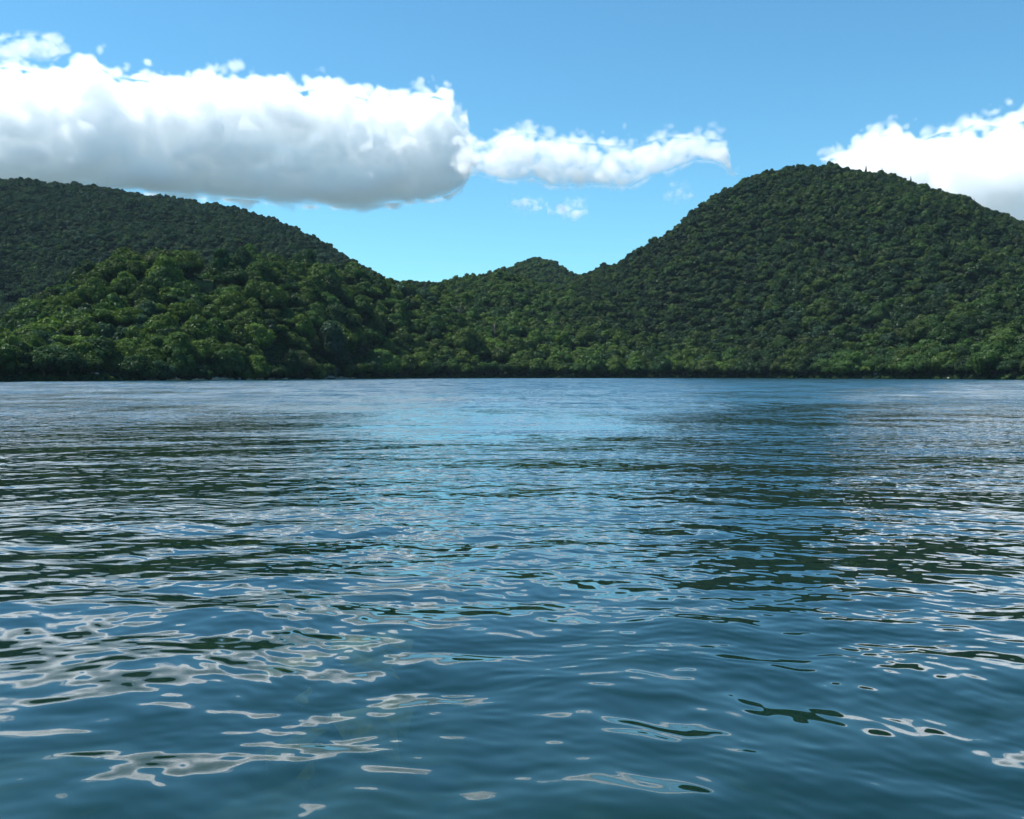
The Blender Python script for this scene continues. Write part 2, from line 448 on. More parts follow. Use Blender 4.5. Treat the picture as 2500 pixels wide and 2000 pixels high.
# ------------------------------------------------------------------ foliage materials
def leaf_material():
    m, n, l, out = mat_new('leaves')
    at = n.new('ShaderNodeAttribute'); at.attribute_type = 'INSTANCER'; at.attribute_name = 'tint'
    g = n.new('ShaderNodeNewGeometry')
    nz = n.new('ShaderNodeTexNoise'); nz.inputs['Scale'].default_value = 0.35; nz.inputs['Detail'].default_value = 3
    l.new(g.outputs['Position'], nz.inputs['Vector'])
    mr = n.new('ShaderNodeMapRange'); l.new(nz.outputs['Fac'], mr.inputs['Value'])
    mr.inputs['From Min'].default_value = 0.3; mr.inputs['From Max'].default_value = 0.7
    mr.inputs['To Min'].default_value = 0.8; mr.inputs['To Max'].default_value = 1.2
    ri = n.new('ShaderNodeMath'); ri.operation = 'MULTIPLY_ADD'
    l.new(g.outputs['Random Per Island'], ri.inputs[0]); ri.inputs[1].default_value = 0.3; ri.inputs[2].default_value = 0.85
    mm = n.new('ShaderNodeMath'); mm.operation = 'MULTIPLY'; l.new(mr.outputs[0], mm.inputs[0]); l.new(ri.outputs[0], mm.inputs[1])
    sc_ = n.new('ShaderNodeVectorMath'); sc_.operation = 'SCALE'
    l.new(at.outputs['Color'], sc_.inputs[0]); l.new(mm.outputs[0], sc_.inputs['Scale'])
    d = n.new('ShaderNodeBsdfDiffuse'); l.new(sc_.outputs[0], d.inputs[0])
    t = n.new('ShaderNodeBsdfTranslucent')
    tv = n.new('ShaderNodeVectorMath'); tv.operation = 'MULTIPLY'; l.new(sc_.outputs[0], tv.inputs[0]); tv.inputs[1].default_value = (1.2, 1.15, 0.5)
    l.new(tv.outputs[0], t.inputs[0])
    gl = n.new('ShaderNodeBsdfGlossy'); gl.inputs['Roughness'].default_value = 0.45; gl.inputs['Color'].default_value = (1, 1, 1, 1)
    mx = n.new('ShaderNodeMixShader'); mx.inputs[0].default_value = 0.30
    l.new(d.outputs[0], mx.inputs[1]); l.new(t.outputs[0], mx.inputs[2])
    m2 = n.new('ShaderNodeMixShader'); m2.inputs[0].default_value = 0.006
    l.new(mx.outputs[0], m2.inputs[1]); l.new(gl.outputs[0], m2.inputs[2])
    l.new(m2.outputs[0], out.inputs['Surface'])
    return m
LEAF = leaf_material()
BARK = ground_material('bark', (0.05, 0.04, 0.03, 1), (0.12, 0.10, 0.08, 1), 2.0)
DEADWOOD = ground_material('dead_wood', (0.12, 0.11, 0.09, 1), (0.26, 0.24, 0.2, 1), 2.0)

ICO = None
def ico(sub=1):
    bm = bmesh.new(); bmesh.ops.create_icosphere(bm, subdivisions=sub, radius=1)
    v = np.array([x.co[:] for x in bm.verts]); f = np.array([[q.index for q in p.verts] for p in bm.faces]); bm.free()
    return v, f

def crown_mesh(name, seed, leaves=1100, leaf=0.62, shape='dome', lobes=9):
    """crown of radius 1 (later scaled): leaf clumps spread over uneven lobes, with a dim core of boughs inside;
    built at real size for a crown of 5 m radius, base of the crown near z=0"""
    r = np.random.default_rng(seed)
    R = 5.0
    L = []
    if shape == 'dome':
        L.append((0, 0, 0.50, 0.62, 0.55))
        for k in range(lobes):
            a = k / lobes * 6.28 + r.uniform(-0.4, 0.4); rr = r.uniform(0.42, 0.68); s = r.uniform(0.24, 0.42)
            L.append((math.cos(a) * rr, math.sin(a) * rr, r.uniform(0.15, 0.6), s, s * r.uniform(0.7, 1.0)))
        for k in range(6):
            a = r.uniform(0, 6.28); rr = r.uniform(0.05, 0.4); s = r.uniform(0.2, 0.34)
            L.append((math.cos(a) * rr, math.sin(a) * rr, r.uniform(0.75, 1.0), s, s * 0.8))
    elif shape == 'tall':
        for k in range(lobes + 4):
            z = r.uniform(0.0, 1.9); a = r.uniform(0, 6.28); rr = r.uniform(0.05, 0.42) * (1.2 - 0.35 * z); s = r.uniform(0.28, 0.45)
            L.append((math.cos(a) * rr, math.sin(a) * rr, z, s, s * 1.1))
    elif shape == 'spreading':
        for k in range(lobes + 4):
            a = r.uniform(0, 6.28); rr = math.sqrt(r.uniform(0, 1)) * 0.85; s = r.uniform(0.22, 0.38)
            L.append((math.cos(a) * rr, math.sin(a) * rr, r.uniform(0.3, 0.6) - rr * 0.15, s, s * 0.6))
    elif shape == 'block':
        for k in range(40):
            s = r.uniform(0.16, 0.24)
            L.append((r.uniform(-0.45, 0.45), r.uniform(-0.4, 0.4), r.uniform(0.1, 2.3), s, s))
    elif shape == 'shrub':
        for k in range(8):
            a = r.uniform(0, 6.28); rr = r.uniform(0, 0.6); s = r.uniform(0.25, 0.45)
            L.append((math.cos(a) * rr, math.sin(a) * rr, r.uniform(0.0, 0.35), s, s * 0.8))
    elif shape == 'cone':
        for k in range(16):
            z = k / 15 * 2.6; w = 0.5 * (1 - z / 2.8)
            L.append((r.uniform(-0.15, 0.15) * w, r.uniform(-0.15, 0.15) * w, z, max(w, 0.07), max(w * 0.3, 0.08)))
    L = np.array(L)
    wt = L[:, 3] ** 2; wt /= wt.sum()
    V, Fs = [], []
    # leaf clumps
    idx = r.choice(len(L), leaves, p=wt)
    d = r.standard_normal((leaves, 3)); d /= np.linalg.norm(d, axis=1)[:, None]
    shell = r.uniform(0.80, 1.2, leaves) ** 1.0
    c = np.stack([L[idx, 0] + d[:, 0] * L[idx, 3] * shell, L[idx, 1] + d[:, 1] * L[idx, 3] * shell, L[idx, 2] + d[:, 2] * L[idx, 4] * shell], 1) * R
    nrm = d + r.standard_normal((leaves, 3)) * 0.26; nrm /= np.linalg.norm(nrm, axis=1)[:, None]
    t = np.cross(nrm, r.standard_normal((leaves, 3))); t /= np.linalg.norm(t, axis=1)[:, None]
    b = np.cross(nrm, t)
    s1 = (leaf * r.uniform(0.6, 1.3, leaves))[:, None]; s2 = s1 * r.uniform(0.5, 0.9, (leaves, 1))
    bend = nrm * s1 * 0.25
    q = np.stack([c - t * s1 - bend, c - b * s2, c + t * s1 - bend, c + b * s2], 1).reshape(-1, 3)
    V = q
    Fs = [tuple(range(4 * i, 4 * i + 4)) for i in range(leaves)]
    # core boughs
    iv, if_ = ico(2)
    for (x, y, z, sx, sz) in L:
        o = len(V)
        k = 0.90 + 0.07 * r.standard_normal(len(iv))[:, None]
        V = np.concatenate([V, (np.array([x, y, z]) + iv * np.array([sx, sx, sz]) * k) * R])
        Fs += [tuple(f + o) for f in if_]
    me = bpy.data.meshes.new(name)
    me.from_pydata(V.tolist(), [], [tuple(int(i) for i in f) for f in Fs])
    me.materials.append(LEAF); me.update()
    return me

def tube(path, radii, sides=6):
    V, Fs = [], []
    path = [Vector(p) for p in path]
    for i, (p, r) in enumerate(zip(path, radii)):
        d = (path[min(i + 1, len(path) - 1)] - path[max(i - 1, 0)]).normalized()
        a = d.orthogonal().normalized(); b = d.cross(a)
        for k in range(sides):
            t = k / sides * 2 * math.pi
            V.append(p + a * math.cos(t) * r + b * math.sin(t) * r)
    for i in range(len(path) - 1):
        for k in range(sides):
            Fs.append((i * sides + k, i * sides + (k + 1) % sides, (i + 1) * sides + (k + 1) % sides, (i + 1) * sides + k))
    Fs.append(tuple(range(sides - 1, -1, -1))); Fs.append(tuple((len(path) - 1) * sides + k for k in range(sides)))
    return V, Fs
def trunk_mesh(name, seed, h=4.5, r0=0.38, limbs=5, mat=None, reach=3.0):
    r = random.Random(seed)
    V, Fs = tube([(0, 0, -1.2), (r.uniform(-.2, .2), r.uniform(-.2, .2), h * 0.45), (r.uniform(-.4, .4), r.uniform(-.4, .4), h), (r.uniform(-.6, .6), 0, h + 2.2)], [r0 * 1.3, r0 * 0.85, r0 * 0.6, r0 * 0.15])
    for k in range(limbs):
        a = k / limbs * 6.28 + r.uniform(-.5, .5); z = h * r.uniform(0.5, 0.95)
        v, f = tube([(0, 0, z), (math.cos(a) * reach * 0.45, math.sin(a) * reach * 0.45, z + 1.1), (math.cos(a) * reach, math.sin(a) * reach, z + 2.2 + r.uniform(-.4, 1))], [r0 * 0.4, r0 * 0.25, r0 * 0.07], 5)
        o = len(V); V += v; Fs += [tuple(i + o for i in q) for q in f]
    me = bpy.data.meshes.new(name)
    me.from_pydata([tuple(v) for v in V], [], Fs); me.materials.append(mat or BARK); me.update()
    return me

KINDS = [('dome', 11, 9), ('dome', 12, 7), ('dome', 13, 11), ('spreading', 14, 9), ('dome', 15, 8), ('dome', 16, 12), ('spreading', 17, 11), ('dome', 18, 14)]
far_crowns = [crown_mesh('crown', s, 1000, 0.60, k, lb) for (k, s, lb) in KINDS] + [crown_mesh('crown', 777, 700, 0.5, 'shrub', 8)]
near_crowns = [crown_mesh('crown', s + 50, 3600, 0.36, k, lb) for (k, s, lb) in KINDS]
near_trunks = [trunk_mesh('trunk', 80 + i) for i in range(4)]

# ------------------------------------------------------------------ where the trees stand
TINTS = {'deep green': (0.022, 0.050, 0.020), 'mid green': (0.036, 0.078, 0.022), 'olive green': (0.046, 0.084, 0.022), 'yellow-green': (0.056, 0.100, 0.022),
         'blue-green': (0.026, 0.060, 0.034), 'dull green': (0.044, 0.070, 0.026)}
TN = list(TINTS)
TV = np.array([TINTS[k] for k in TN]) * np.array([1.0, 0.98, 0.85])

def scatter():
    r = np.random.default_rng(99)
    pts = []
    # jittered hexagonal cells whose size follows the crown size wanted there
    N = 200000
    xp = r.uniform(-350, 2850, N); 
    # uniform over area: density in r proportional to r
    R = np.sqrt(r.uniform(240 ** 2, 1420 ** 2, N))
    n2 = 900
    xr = np.sort(r.uniform(-350, 2850, n2))
    cz = 1 / np.hypot(1, (xr - 1250) / F)
    back = np.where((xr > 335) & (xr < 880), 5.0, 1.0)
    xp = np.concatenate([xp, xr]); R = np.concatenate([R, SHORE(xr) / cz + back + r.uniform(0, 2.5, n2)])
    N += n2
    X, Y = polar(xp, R)
    z = ground_z(X, Y)
    _, w, _ = direction(xp, 915)
    u = (xp - 1250) / F
    cosaz = 1 / np.hypot(1, u)
    sh = SHORE(xp) / cosaz
    ok = (R > sh + 1.0) & (z > 0.02)
    # drop what lies well behind every skyline
    tl = (z + 9 - CAM_H) / R
    X, Y, z, xp, R, tl = [a[ok] for a in (X, Y, z, xp, R, tl)]
    # visibility against nearer canopy
    o = np.argsort(R)
    hor = np.full(3200 // 8 + 1, -1.0)
    tanp = tl
    rad = r.choice([3.2, 4.0, 4.8, 5.6, 6.8], len(R), p=[.15, .27, .28, .2, .10]) * r.uniform(0.9, 1.12, len(R)) * np.interp(R, [560, 640, 900], [1.55, 1.25, 1.0])
    cell = 12.0
    grid = {}
    keep = []
    for i in o:
        b = int((xp[i] + 350) // 8)
        t_top = tl[i]
        if t_top < hor[b] - 8.0 / R[i]: continue
        rr = rad[i]
        cx, cy_ = int(X[i] // cell), int(Y[i] // cell)
        bad = False
        for a in (-1, 0, 1):
            for c in (-1, 0, 1):
                for j in grid.get((cx + a, cy_ + c), ()):
                    if (X[i] - X[j]) ** 2 + (Y[i] - Y[j]) ** 2 < (0.57 * (rr + rad[j])) ** 2: bad = True; break
                if bad: break
            if bad: break
        if bad: continue
        grid.setdefault((cx, cy_), []).append(i)
        keep.append(i)
        g = (z[i] + 6 - CAM_H) / R[i]
        hw = int(rr / R[i] * F / 8 * 0.7)
        for bb in range(max(0, b - hw), min(len(hor), b + hw + 1)): hor[bb] = max(hor[bb], g)
    keep = np.array(keep)
    return X[keep], Y[keep], z[keep], xp[keep], R[keep], rad[keep]
TX, TY, TZ, TP, TR, TRAD = scatter()
print('trees', len(TX))
tr = np.random.default_rng(5)
SHDraw = TR - SHORE(TP) * np.hypot(1, (TP - 1250) / F)
nT = len(TX)
keepm = tr.random(nT) > 0.05 * (SHDraw > 12)
def hit(x, y, lift=0.0):
    """where the sight line through a pixel first meets the hillside raised by lift"""
    rr = np.linspace(235, 1650, 2800)
    X, Y = polar(np.full_like(rr, x), rr)
    gz = ground_z(X, Y) + lift
    py = px_of(X, Y, gz)[1]
    k = np.argmax((py <= y) & (rr > SHORE(x) * math.hypot(1, (x - 1250) / F)))
    return float(X[k]), float(Y[k]), float(gz[k] - lift), float(rr[k])
cxp, cyp = px_of(TX, TY, TZ + 6)
keepm &= ~((cxp > 456) & (cxp < 532) & (cyp > 645) & (cyp < 722) & (TR < 520))      # the bare slope
# trees one can single out at once: (column, foot row, width px, height px, tint, shape, label)
SPECIAL = [
    (548, 'shore', 98, 66, 'mid green', 'dome', 'broad bright green dome-shaped tree overhanging the beach, halfway between boat and left edge'),
    (818, 'shore', 78, 122, 'blue-green', 'tall', 'tall grey-green tree with sunlit left edge rising right behind the moored boat'),
    (440, 'shore', 66, 62, 'mid green', 'dome', 'rounded mid green tree at the left end of the pale beach'),
    (283, 'shore', 52, 50, 'yellow-green', 'dome', 'low yellow-green tree at the waterline right of the darkest left bank'),
    (708, 'shore', 72, 66, 'deep green', 'dome', 'wide dark green tree behind the beach just left of the boat'),
    (398, 722, 78, 62, 'mid green', 'dome', 'large domed green tree left of and below the bare grassy clearing'),
    (620, 742, 56, 58, 'yellow-green', 'dome', 'bright rounded tree standing alone right of the ivy-clad square tree'),
    (596, 672, 66, 62, 'deep green', 'dome', 'dark dome-shaped tree on the low ridge just right of the ivy-clad square tree'),
]
SP = []
for (x, y, w, h, tn, sh, lb) in SPECIAL:
    if y == 'shore':
        R0 = SHORE(x) * math.hypot(1, (x - 1250) / F) + 6.5
        X0, Y0 = polar(np.array([x]), np.array([R0])); X0, Y0 = float(X0[0]), float(Y0[0]); Z0 = float(ground_z([X0], [Y0])[0])
    else: X0, Y0, Z0, R0 = hit(x, y)
    wd, ht = w / F * R0, h / F * R0
    SP.append((X0, Y0, Z0, R0, wd, ht, tn, sh, lb))
    keepm &= ~(np.hypot(TX - X0, TY - Y0) < wd * 0.42)
    keepm &= ~((np.abs(cxp - x) < w * 0.45) & (TR < R0) & (TR > R0 - 11))
BX, BY, BZ, BR = hit(543, 700)
print('block', BX, BY, BZ, BR, px_of(BX, BY, BZ), px_of(BX, BY, BZ + 16))
keepm &= ~((np.abs(cxp - 543) < 24) & (TR < BR + 6) & (TR > BR - 24))
TX, TY, TZ, TP, TR, TRAD = [a[keepm] for a in (TX, TY, TZ, TP, TR, TRAD)]
nT = len(TX)
# what grows where: patches of tint, plus painted shade on the far hill
pn = (np.sin(TX * 0.021 + 1.3) + np.sin(TY * 0.017 + 0.4 * np.sin(TX * 0.012)) + tr.normal(0, 1.1, nT))
TT = np.select([pn < -1.6, pn < -0.6, pn < 0.35, pn < 1.3, pn < 2.2], [4, 0, 0, 1, 2], 3)
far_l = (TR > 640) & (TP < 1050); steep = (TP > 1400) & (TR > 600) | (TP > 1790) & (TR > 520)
TT = np.where(tr.random(nT) < 0.12, 5, TT)
TT = np.where(tr.random(nT) < 0.25, 1, TT)
TT = np.where(far_l & (tr.random(nT) < 0.8), np.where(tr.random(nT) < 0.5, 4, 0), TT)       # far hill's crowns tinted darker, standing in for cloud shadow
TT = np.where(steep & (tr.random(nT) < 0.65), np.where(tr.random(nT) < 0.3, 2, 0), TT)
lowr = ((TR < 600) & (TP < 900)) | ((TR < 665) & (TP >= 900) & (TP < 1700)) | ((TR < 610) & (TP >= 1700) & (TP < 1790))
TT = np.where(lowr & (tr.random(nT) < 0.35), 2, TT)
TT = np.where(lowr & (tr.random(nT) < 0.16), 3, TT)
TK = tr.integers(0, len(KINDS), nT)
TS = TRAD / 5.0
TROT = tr.uniform(0, 6.28, nT)
SHD = TR - SHORE(TP) * np.hypot(1, (TP - 1250) / F)         # metres back from the waterline
TRUNKH = np.where(SHD < 7, np.where((TP > 880) | (TP < 250), 4.2, 0.2), 1.8 + tr.uniform(-1.5, 2.2, nT))                  # how high the crown's base hangs
Tsx = TS * tr.uniform(0.88, 1.12, nT); Tsz = TS * tr.uniform(0.85, 1.2, nT)

# the 300 that show largest: nearest and not hidden
score = TRAD / TR
order = np.argsort(TR)
hor = np.full(420, -1.0); vis = np.zeros(nT)
for i in order:
    b = int((TP[i] + 350) // 8)
    if not (0 <= b < 419): continue
    top = (TZ[i] + 9 * TS[i] - CAM_H) / TR[i]; base = (TZ[i] - CAM_H) / TR[i]
    vis[i] = np.clip((top - max(base, hor[b])) / (top - base), 0, 1)
    hw = int(TRAD[i] / TR[i] * F / 8 * 0.6)
    for bb in range(max(0, b - hw), min(420, b + hw + 1)): hor[bb] = max(hor[bb], top - 2.0 / TR[i])
inframe = (TP > -15) & (TP < 2515)
score = score * np.clip(vis * 2, 0, 1) * inframe
big = np.argsort(-score)[:288]
is_big = np.zeros(nT, bool); is_big[big] = True
print('first far', TR[big].max(), 'vis', (vis > 0.05).sum())

# ------------------------------------------------------------------ the far wood: one mass, instanced crowns
def wood_tree_group(colls):
    g = bpy.data.node_groups.new('forest', 'GeometryNodeTree')
    g.interface.new_socket('Geometry', in_out='INPUT', socket_type='NodeSocketGeometry')
    g.interface.new_socket('Geometry', in_out='OUTPUT', socket_type='NodeSocketGeometry')
    n, l = g.nodes, g.links
    gi, go = n.new('NodeGroupInput'), n.new('NodeGroupOutput')
    m2p = n.new('GeometryNodeMeshToPoints'); l.new(gi.outputs[0], m2p.inputs[0])
    ci = n.new('GeometryNodeCollectionInfo'); ci.inputs['Collection'].default_value = colls
    ci.inputs['Separate Children'].default_value = True; ci.inputs['Reset Children'].default_value = True
    ip = n.new('GeometryNodeInstanceOnPoints')
    l.new(m2p.outputs[0], ip.inputs['Points']); l.new(ci.outputs[0], ip.inputs['Instance'])
    ip.inputs['Pick Instance'].default_value = True
    def attr(name, typ):
        a = n.new('GeometryNodeInputNamedAttribute'); a.data_type = typ; a.inputs['Name'].default_value = name
        return a.outputs[0]
    l.new(attr('variety', 'INT'), ip.inputs['Instance Index'])
    l.new(attr('spin', 'FLOAT_VECTOR'), ip.inputs['Rotation'])
    l.new(attr('size', 'FLOAT_VECTOR'), ip.inputs['Scale'])
    l.new(ip.outputs[0], go.inputs[0])
    return g

src = bpy.data.collections.new('crown_kinds')       # not linked to the scene: only a source of shapes
for i, me in enumerate(far_crowns):
    src.objects.link(bpy.data.objects.new('crown_kind_%02d' % i, me))
rest = ~is_big
# undergrowth that fills the gaps between the crowns
un = 9000
ux = tr.uniform(-60, 2560, un); ur = SHORE(ux) * np.hypot(1, (ux - 1250) / F) + 0.8 + 230 * tr.random(un) ** 1.6
ur = np.where((ux > 335) & (ux < 880), ur + 7, ur)
UX, UY = polar(ux, ur); UZ = ground_z(UX, UY)
upx, upy = px_of(UX, UY, UZ + 1)
uk = ~((upx > 476) & (upx < 526) & (upy > 672) & (upy < 700) & (tr.random(un) < 0.85))
UX, UY, UZ = UX[uk], UY[uk], UZ[uk]; un = len(UX)
me = bpy.data.meshes.new('forest')
k = int(rest.sum()) + un
me.vertices.add(k)
me.vertices.foreach_set('co', np.concatenate([np.stack([TX, TY, TZ + TRUNKH * 0.7], 1)[rest], np.stack([UX, UY, UZ], 1)]).astype(np.float32).ravel())
def put(name, typ, key, arr):
    a = me.attributes.new(name, typ, 'POINT'); a.data.foreach_set(key, arr.ravel())
put('variety', 'INT', 'value', np.concatenate([TK[rest], np.full(un, 8)]).astype(np.int32))
put('spin', 'FLOAT_VECTOR', 'vector', np.concatenate([np.stack([tr.normal(0, .06, nT), tr.normal(0, .06, nT), TROT], 1)[rest], np.stack([np.zeros(un), np.zeros(un), tr.uniform(0, 6.28, un)], 1)]).astype(np.float32))
put('size', 'FLOAT_VECTOR', 'vector', np.concatenate([np.stack([Tsx, Tsx, Tsz], 1)[rest], np.repeat(tr.uniform(0.3, 0.62, un)[:, None], 3, 1)]).astype(np.float32))
tv = TV[TT] * (tr.uniform(0.78, 1.22, nT) * np.where(lowr, 1.1, 1) * np.where(steep, 0.8, 1) * np.where(far_l, 0.9, 1))[:, None]  # the far hill's crowns are dimmed further here, part of its painted shade
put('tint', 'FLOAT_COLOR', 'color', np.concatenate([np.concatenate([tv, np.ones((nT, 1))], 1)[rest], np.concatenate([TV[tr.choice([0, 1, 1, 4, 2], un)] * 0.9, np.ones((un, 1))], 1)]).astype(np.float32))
me.materials.append(LEAF)
forest = bpy.data.objects.new('forest', me); C.objects.link(forest)
md = forest.modifiers.new('trees', 'NODES'); md.node_group = wood_tree_group(src)
tag(forest, 'dense broadleaf wood covering the hills above the shore trees', 'forest', kind='stuff')

# ------------------------------------------------------------------ the trees one can pick out
SHAPE_WORD = {'dome': 'round-crowned', 'spreading': 'flat-topped', 'tall': 'tall narrow'}
protos = {}
def make_tree(kind, tint):
    e = bpy.data.objects.new('broadleaf_tree', None); C.objects.link(e)
    c = bpy.data.objects.new('crown', near_crowns[kind]); C.objects.link(c); c.parent = e
    t = bpy.data.objects.new('trunk', near_trunks[kind % 4]); C.objects.link(t); t.parent = e
    c['tint'] = [float(v) for v in TV[tint]] + [1.0]
    return e
tree_objs = []
for i in big:
    kd = int(TK[i])
    if kd not in protos:
        e = protos[kd] = make_tree(kd, 0)
    else:
        p = protos[kd]
        e = p.copy(); C.objects.link(e)
        for ch in list(p.children):
            q = ch.copy(); C.objects.link(q); q.parent = e
    e.location = (TX[i], TY[i], TZ[i])
    e.rotation_euler = (0, 0, TROT[i])
    for ch in e.children:
        if ch.name.startswith('crown'):
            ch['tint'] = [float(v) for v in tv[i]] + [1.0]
            ch.location = (0, 0, TRUNKH[i] * 0.7); ch.scale = (Tsx[i], Tsx[i], Tsz[i])
        else:
            ch.scale = (TS[i], TS[i], 0.8)
    tree_objs.append((int(i), e))

# labels: look first, then the place
for i, e in tree_objs: e['category'] = 'tree'; e['group'] = 'broadleaf trees along the far shore'
ORD = ['', 'second', 'third', 'fourth', 'fifth', 'sixth', 'seventh', 'eighth', 'ninth', 'tenth', 'eleventh', 'twelfth', 'thirteenth', 'fourteenth', 'fifteenth', 'sixteenth', 'seventeenth', 'eighteenth']
cls = {}
for i, e in tree_objs:
    x, y = px_of(TX[i], TY[i], TZ[i] + 4)
    d = SHD[i]
    row = 'at the waterline' if d < 10 else 'behind the waterline trees' if d < 26 else 'low on the slope' if y > 800 else 'halfway up the slope' if y > 710 else 'high on the slope'
    seg = ('under the long hill' if x < 420 else 'left of the boat' if x < 800 else 'right of the boat' if x < 1250 else
           'below the valley' if x < 1700 else 'below the steep peak' if x < 2150 else 'past the steep peak')
    size = 'large' if TRAD[i] > 5.6 else 'medium' if TRAD[i] > 4.2 else 'small'
    key = (size, TN[TT[i]], SHAPE_WORD[KINDS[TK[i]][0]], row, seg)
    cls.setdefault(key, []).append((x, e))
for (size, tn, shp, row, seg), L in cls.items():
    L.sort(key=lambda q: q[0])
    for j, (x, e) in enumerate(L):
        e['label'] = ('%s %s %s tree %s %s' % (size, tn, shp, row, seg)) + ((', ' + (ORD[j] + ' from left' if j else 'leftmost')) if len(L) > 1 else '')

# ------------------------------------------------------------------ single trees, dead wood, conifers
def place_crown(e, mesh, tint, loc, scale, rot=0.0):
    c = bpy.data.objects.new('crown', mesh); C.objects.link(c); c.parent = e
    c['tint'] = [float(v) for v in tint] + [1.0]
    c.location = loc; c.scale = scale; c.rotation_euler = (0, 0, rot)
    return c
def place_trunk(e, mesh, scale):
    t = bpy.data.objects.new('trunk', mesh); C.objects.link(t); t.parent = e; t.scale = scale
    return t
for k, (x, y, z, R, wd, ht, tn, shp, lb) in enumerate(SP):
    e = bpy.data.objects.new('broadleaf_tree', None); C.objects.link(e); e.location = (x, y, z)
    tag(e, lb, 'tree', 'broadleaf trees along the far shore')
    if shp == 'tall':
        me_ = crown_mesh('crown', 300 + k, 6000, 0.36, 'tall', 12)
        place_crown(e, me_, TINTS[tn], (0, 0, 1.0), (wd / 7.0, wd / 7.0, ht / 11.5))
    else:
        me_ = crown_mesh('crown', 300 + k, 5200, 0.34, 'dome', 13)
        place_crown(e, me_, TINTS[tn], (0, 0, 0.6), (wd / 9.6, wd / 9.6, ht / 6.2))
    place_trunk(e, near_trunks[k % 4], (wd / 10, wd / 10, ht / 9))
e = bpy.data.objects.new('ivy_clad_tree', None); C.objects.link(e); e.location = (BX, BY, BZ)
tag(e, 'tall square ivy-clad tree with sunlit left edge beside the bare grassy clearing', 'tree')
place_crown(e, crown_mesh('crown', 401, 5200, 0.33, 'block'), (0.034, 0.085, 0.028), (0, 0, 0.2), (1.15, 0.95, 1.42))
place_trunk(e, near_trunks[1], (0.9, 0.9, 1.7))

cone = crown_mesh('crown', 501, 900, 0.30, 'cone')
def conifer(x, ytip, lb, h=None):
    # stands on the crest of the right hill
    rd = RIDGES[4]
    u = (x - 1250) / F
    R0 = float(rd['d'](x)) * math.hypot(1, u)
    X, Y = polar(np.array([x]), np.array([R0])); X, Y = float(X[0]), float(Y[0])
    z = float(ground_z([X], [Y])[0])
    top = CAM_H + (915 - ytip) / F * Y
    H = max(8.0, top - z)
    e = bpy.data.objects.new('conifer_tree', None); C.objects.link(e); e.location = (X, Y, z)
    tag(e, lb, 'tree', 'conifers on the right hill skyline')
    place_crown(e, cone, (0.020, 0.040, 0.022), (0, 0, 2.0), (0.75, 0.75, (H - 2) / 13.2))
    place_trunk(e, cone_trunk, (0.6, 0.6, H / 16))
cone_trunk = trunk_mesh('trunk', 91, h=11, r0=0.28, limbs=2, reach=1.0)
conifer(2108, 402, 'slim dark conifer tip on the right hill skyline, nearest the summit')
conifer(2147, 413, 'short slim conifer on the skyline, second down from the right summit')
conifer(2217, 433, 'pointed conifer on the skyline halfway down the right shoulder')
conifer(2372, 488, 'lowest slim conifer on the skyline of the right shoulder')

dead = [trunk_mesh('trunk', 600 + i, h=6.5, r0=0.22, limbs=8, mat=DEADWOOD, reach=2.3) for i in range(3)]
def snag(x, y, s, lb, k):
    X, Y, z, R = hit(x, y, 7.0)
    e = bpy.data.objects.new('dead_tree', None); C.objects.link(e); e.location = (X, Y, z + 0.8)
    e.rotation_euler = (random.uniform(-.15, .15), random.uniform(-.25, .25), random.uniform(0, 6))
    tag(e, lb, 'tree', 'bare pale dead trees among the green crowns')
    place_trunk(e, dead[k % 3], (s, s, s))
for k, (x, y, s, lb) in enumerate([
    (333, 742, 1.0, 'bare pale dead tree on the slope under the long left hill'),
    (1125, 765, 1.3, 'bleached leaning dead tree halfway up between boat and small peak'),
    (1208, 800, 1.2, 'pale bare tree low on the slope below the small peak'),
    (1635, 775, 1.0, 'grey leafless tree at the foot of the right hill')]):
    snag(x, y, s, lb, k)

# ------------------------------------------------------------------ the bare grassy clearing on the low ridge
def clearing():
    X0, Y0, Z0, R0 = hit(500, 688)
    V = []; na, nr = 26, 26
    for i in range(nr):
        for j in range(na):
            a, b = i / (nr - 1) * 2 - 1, j / (na - 1) * 2 - 1
            k = 1 / max(1, math.hypot(a, b)) * (1 + 0.12 * math.sin(5 * math.atan2(a, b)))
            xp = 496 + b * 34 * k; r = R0 + 4 + a * 13 * k
            X, Y = polar(np.array([xp]), np.array([r]))
            V.append((float(X[0]), float(Y[0]), float(ground_z(X, Y)[0]) + 0.35 + 0.15 * math.sin(i * 1.7) * math.sin(j * 1.3)))
    m = ground_material('dry_grass', (0.055, 0.05, 0.02, 1), (0.09, 0.12, 0.035, 1), 0.25)
    grid_mesh('dry_grass', np.array(V), quads(nr, na)[:, ::-1], m, kind='stuff', label='bare clearing of dry grass and red earth on the low left ridge', cat='grass')
clearing()

